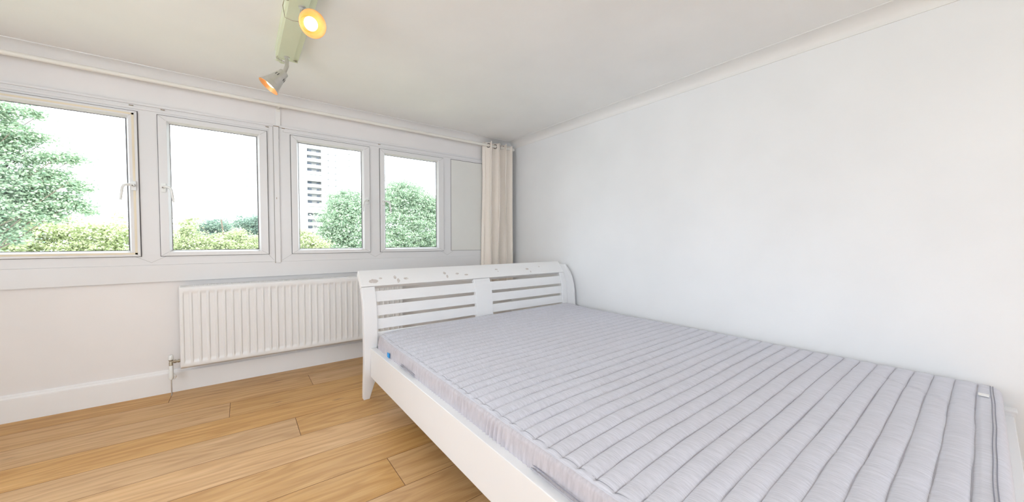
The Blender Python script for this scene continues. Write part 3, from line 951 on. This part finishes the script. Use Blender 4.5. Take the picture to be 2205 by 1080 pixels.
for (x, y, a) in ((.205, 2.700, .5), (.228, 2.715, .2)):
    mb = MB()
    mb.prism([(x - .014, y - .004), (x + .014, y - .006), (x + .018, y + .006), (x, y + .012)], 'z', 2.222 + a * .01, 2.226 + a * .01, 0, .001)
    mb.box(x - .003, x + .003, y - .012, y, 2.224, 2.246)
    mb.build('clip', 'track', lamp)

# ------------------------------------------------------------ outside
mb = MB(); mb.box(-300, 300, 6, 420, -9.4, -9)
struct(mb.build('ground', 'grass'))

def leaves(blobs, Y, count, size, seed, ydepth):
    r = np.random.default_rng(seed)
    wts = np.array([b[2] * b[3] for b in blobs]) ** .85; wts = wts / wts.sum()
    pick = r.choice(len(blobs), size=count, p=wts)
    B = np.array([(b[0], b[1], b[2], b[3]) for b in blobs])[pick]
    d = r.normal(size=(count, 3)); d /= np.linalg.norm(d, axis=1)[:, None]
    # twig clumps: each blob carries random twig centres, leaves scatter round them
    nt_ = max(20, count // 34)
    pk = r.choice(len(blobs), size=nt_, p=wts)
    Bt = np.array([(b[0], b[1], b[2], b[3]) for b in blobs])[pk]
    dt = r.normal(size=(nt_, 3)); dt /= np.linalg.norm(dt, axis=1)[:, None]
    rt = r.random(nt_) ** .40
    tc_ = np.stack([Bt[:, 0] + dt[:, 0] * Bt[:, 2] * rt, Y + dt[:, 1] * np.minimum(Bt[:, 2], ydepth) * rt, Bt[:, 1] + dt[:, 2] * Bt[:, 3] * rt], -1)
    w = r.integers(0, nt_, count)
    sg = size * 1.25 * (.5 + r.random(nt_))[w][:, None]
    ctr = tc_[w] + r.normal(size=(count, 3)) * sg * np.array([1.5, 1.2, .62])
    a = r.normal(size=(count, 3)); a[:, 2] *= .6; a /= np.linalg.norm(a, axis=1)[:, None]
    b2 = np.cross(a, r.normal(size=(count, 3))); b2 /= np.linalg.norm(b2, axis=1)[:, None]
    s = size * (.6 + .8 * r.random(count))[:, None]
    nrm = np.cross(a, b2)
    V = np.empty((count, 6, 3))
    V[:, 0] = ctr - a * s * .5
    V[:, 1] = ctr - a * s * .15 + b2 * s * .26
    V[:, 2] = ctr + a * s * .2 + b2 * s * .22 + nrm * s * .06
    V[:, 3] = ctr + a * s * .55 + nrm * s * .10
    V[:, 4] = ctr + a * s * .2 - b2 * s * .22 + nrm * s * .06
    V[:, 5] = ctr - a * s * .15 - b2 * s * .26
    me = bpy.data.meshes.new('foliage')
    me.vertices.add(count * 6); me.vertices.foreach_set('co', V.reshape(-1))
    me.loops.add(count * 6); me.loops.foreach_set('vertex_index', np.arange(count * 6, dtype=np.int32))
    me.polygons.add(count); me.polygons.foreach_set('loop_start', np.arange(count, dtype=np.int32) * 6)
    me.update(calc_edges=True); me.validate()
    return me
def tree(name, label, cat, Y, blobs, count, size, mat, seed, trunk_x, group=None, extra=None):
    allb = list(blobs) + list(extra or [])
    t = tag(empty(name, (trunk_x, Y, -9)), label, cat, group)
    link('foliage', leaves(allb, Y, count, size, seed, 2.5), mat, t)
    mb = MB(); r = random.Random(seed)
    top = max(b[1] + b[3] * .3 for b in blobs)
    tr_r = .12 if Y < 15 else .18
    P = [(trunk_x + .12 * math.sin(i * 1.3), Y + .1 * math.cos(i * 1.7), -9 + (top + 9) * i / 8) for i in range(9)]
    mb.tube(P, [tr_r * (1 - .85 * i / 8) for i in range(9)], 10)
    for (bx, bz, rx, rz) in allb:
        if r.random() < .85:
            zst = max(-8, bz - abs(bx - trunk_x) * .5 - .6)
            i = min(7.9, (zst + 9) / (top + 9) * 8); k = int(i); f = i - k
            s0 = Vector(P[k]).lerp(Vector(P[k + 1]), f); e = Vector((bx + rx * .4, Y + r.uniform(-.3, .3), bz))
            m1 = s0.lerp(e, .5) + Vector((0, 0, -.12))
            mb.tube([s0, m1, e], [.022, .013, .005], 6)
    mb.build('trunk', 'bark', t, True)
    return t
tree('tree', 'large green tree with long side boughs filling the left of the leftmost window pane', 'tree', 12,
     [(-3.79, 3.73, .26, .23), (-3.38, 3.73, .11, .08), (-3.75, 3.23, .35, .33), (-3.31, 3.24, .15, .08), (-3.82, 2.66, .47, .37), (-3.1, 2.88, .32, .12), (-2.89, 2.89, .17, .07), (-3.66, 2.21, .55, .33), (-2.98, 2.33, .3, .12), (-2.77, 2.23, .12, .05), (-3.61, 1.74, .55, .27), (-3.06, 1.87, .33, .12), (-2.72, 1.73, .16, .07), (-3.77, 1.22, .26, .28), (-3.02, 2.07, .20, .08), (-2.86, 1.90, .16, .06), (-3.2, 2.52, .25, .09), (-3.35, 2.05, .3, .15), (-3.3, 1.62, .3, .14)],
     78000, .055, 'leaf_green', 31, -4.5, None, [(-4.6, 2.9, .8, 1.3), (-4.6, 1.4, .7, 1.0), (-4.7, 0, 1.0, 1.0)])
tree('tree', 'low yellow-green treetops below the big tree in the leftmost window pane', 'tree', 18,
     [(-5.43, 1.64, .45, .5), (-4.79, 1.48, .58, .44), (-4.11, 1.34, .63, .38), (-3.38, 1.33, .56, .43), (-5.27, .89, .75, .43), (-3.92, .75, .86, .39), (-3.24, 1.95, .13, .06)],
     45000, .075, 'leaf_yel', 32, -4.4, None, [(-4.6, -.4, 1.6, 1.0), (-6.2, .8, .8, 1.0), (-3.3, .3, .8, .7)])
tree('tree', 'distant dark green tree rising in the middle of the second window pane', 'tree', 40,
     [(-1.48, 2.32, 1.21, .6), (-2.39, 2.07, .61, .47)], 16000, .13, 'leaf_teal', 33, -1.7, None, [(-1.6, .9, 1.6, 1.2)])
tree('tree', 'distant dark green tree at the right edge of the second window pane', 'tree', 35,
     [(.46, 2.47, .84, .58), (.84, 1.74, .76, .73), (1.66, 2.32, .88, .82)], 16000, .12, 'leaf_teal', 34, .9, None, [(.9, .9, 1.3, 1.0)])
tree('tree', 'yellow-green treetops along the bottom of the second window pane', 'tree', 22,
     [(-1.93, 1.64, .35, .42), (-2.21, 1.05, .47, .52), (-1.49, .94, .67, .47), (-.65, .98, .89, .44), (.24, .88, .75, .41), (.9, .92, .79, .47), (-1.76, 2.08, .13, .09), (-.1, 1.35, .4, .25)],
     40000, .085, 'leaf_yel', 35, -.6, None, [(-1.4, -.1, 1.6, .9), (.3, -.2, 1.6, .9)])
tree('tree', 'pale green tree in front of the tower block, in the third window pane', 'tree', 20,
     [(4.47, 3.16, .88, .67), (3.89, 2.18, .84, .99), (4.84, 2.02, 1.2, 1.46), (3.66, 1.04, .77, .71)], 48000, .085, 'leaf_pale', 36, 4.4, None, [(4.4, .2, 1.5, 1.0)])
tree('tree', 'broad pale green tree filling the rightmost window pane', 'tree', 25,
     [(9.36, 4.59, 1.33, 0.82), (8.51, 3.88, 1.17, 1.13), (10.38, 3.99, 1.47, 1.01), (11.54, 3.27, 1.16, 1.21), (9.0, 2.27, 1.74, 1.63), (10.8, 1.97, 1.7, 1.71), (8.64, 0.85, 1.53, 0.97), (11.64, 0.84, 1.16, 1.05), (9.9, 4.3, 0.5, 0.5), (8.9, 4.9, 0.4, 0.35), (10.9, 3.9, 0.6, 0.5)],
     84000, .105, 'leaf_pale', 37, 9.9, None, [(10, -.4, 2.6, 1.3)])
tree('tree', 'small yellow-green treetop at the foot of the tower block in the third window pane', 'tree', 17,
     [(2.2, 1.11, .31, .35), (2.57, .91, .39, .31), (2.0, 1.4, .17, .19)], 12000, .07, 'leaf_yel', 38, 2.3, None, [(2.4, .2, .8, .7)])

# tower block
TY, s18 = 180.0, 1.8
def tz(z): return 1.1 + (z - 1.1) * s18
tw_ = tag(empty('tower_block', (32, TY, -9)), 'pale concrete tower block with stacked balconies beyond the trees', 'building')
FH = 1.563 * s18
x_l, x_r, rx0, rx1 = 2.0, 40.6, 13.33 * s18, 16.37 * s18
mb = MB()
mb.box(x_l, rx0, TY, TY + 24, -9, tz(31)); mb.box(rx1, x_r, TY, TY + 24, -9, tz(31)); mb.box(rx0, rx1, TY + 2.2, TY + 24, -9, tz(31))
mb.build('wall', 'tower', tw_)
mb = MB()
z0 = tz(21.15)
for k in range(-14, 8):
    z = z0 + k * FH
    mb.box(x_l, rx0, TY - .08, TY, z - .12, z + .12); mb.box(rx1, x_r, TY - .08, TY, z - .12, z + .12)
mb.box(17.9 * s18, 17.9 * s18 + .25, TY - .08, TY, -9, tz(31)); mb.box(19.6 * s18, 19.6 * s18 + .25, TY - .08, TY, -9, tz(31))
mb.build('floor_bands', 'towerline', tw_)
for k in range(-12, 8):
    z = z0 + k * FH
    if (k + 3) % 5 == 0 and k != 2:
        mb = MB(); mb.box(rx0, rx1, TY - .1, TY + 2.2, z - FH * .5, z + FH * .5, .05); mb.build('solid_storey', 'towerwhite', tw_)
        continue
    mb = MB(); mb.box(rx0, rx1, TY - .3, TY + .1, z - FH * .48, z + FH * .06, .03)
    mb.build('balcony', 'towerwhite', tw_)
    mb = MB(); mb.box(rx0 + .2, rx0 + 1.9, TY + 1.9, TY + 2.15, z + FH * .06, z + FH * .48)
    mb.build('balcony_window', 'towerdark', tw_)
    mb = MB(); mb.box(rx1 - 1.5, rx1 - .4, TY + 1.9, TY + 2.15, z + FH * .06, z + FH * .40); mb.build('balcony_window', 'towerdark', tw_)
for k in range(-10, 9):
    z = z0 + k * FH
    mb = MB(); mb.box(x_r - .2, x_r + 1.6, TY + .5, TY + 4, z - FH * .35, z + FH * .12, .03)
    mb.prism([(x_r, z - FH * .35), (x_r + 1.5, z - FH * .35), (x_r, z - FH * .62)], 'y', TY + .5, TY + .9, 1)
    mb.build('balcony', ['towerwhite', 'towerline'], tw_)
# houses beyond the trees, seen in the gap of the second pane
h = tag(empty('house', (-1.0, 60, -9)), 'pinkish brick house just showing between the dark trees in the second window pane', 'building')
mb = MB(); mb.box(-2.6, 1.6, 60, 66, -9, 2.6); mb.build('wall', 'brick', h)
mb = MB(); mb.prism([(60 - .3, 2.6), (66.3, 2.6), (63, 3.5)], 'x', -2.8, 1.8); mb.build('roof', 'brick', h)

# tidy: helper property off the empties
for o in bpy.data.objects:
    if '_base' in o: del o['_base']
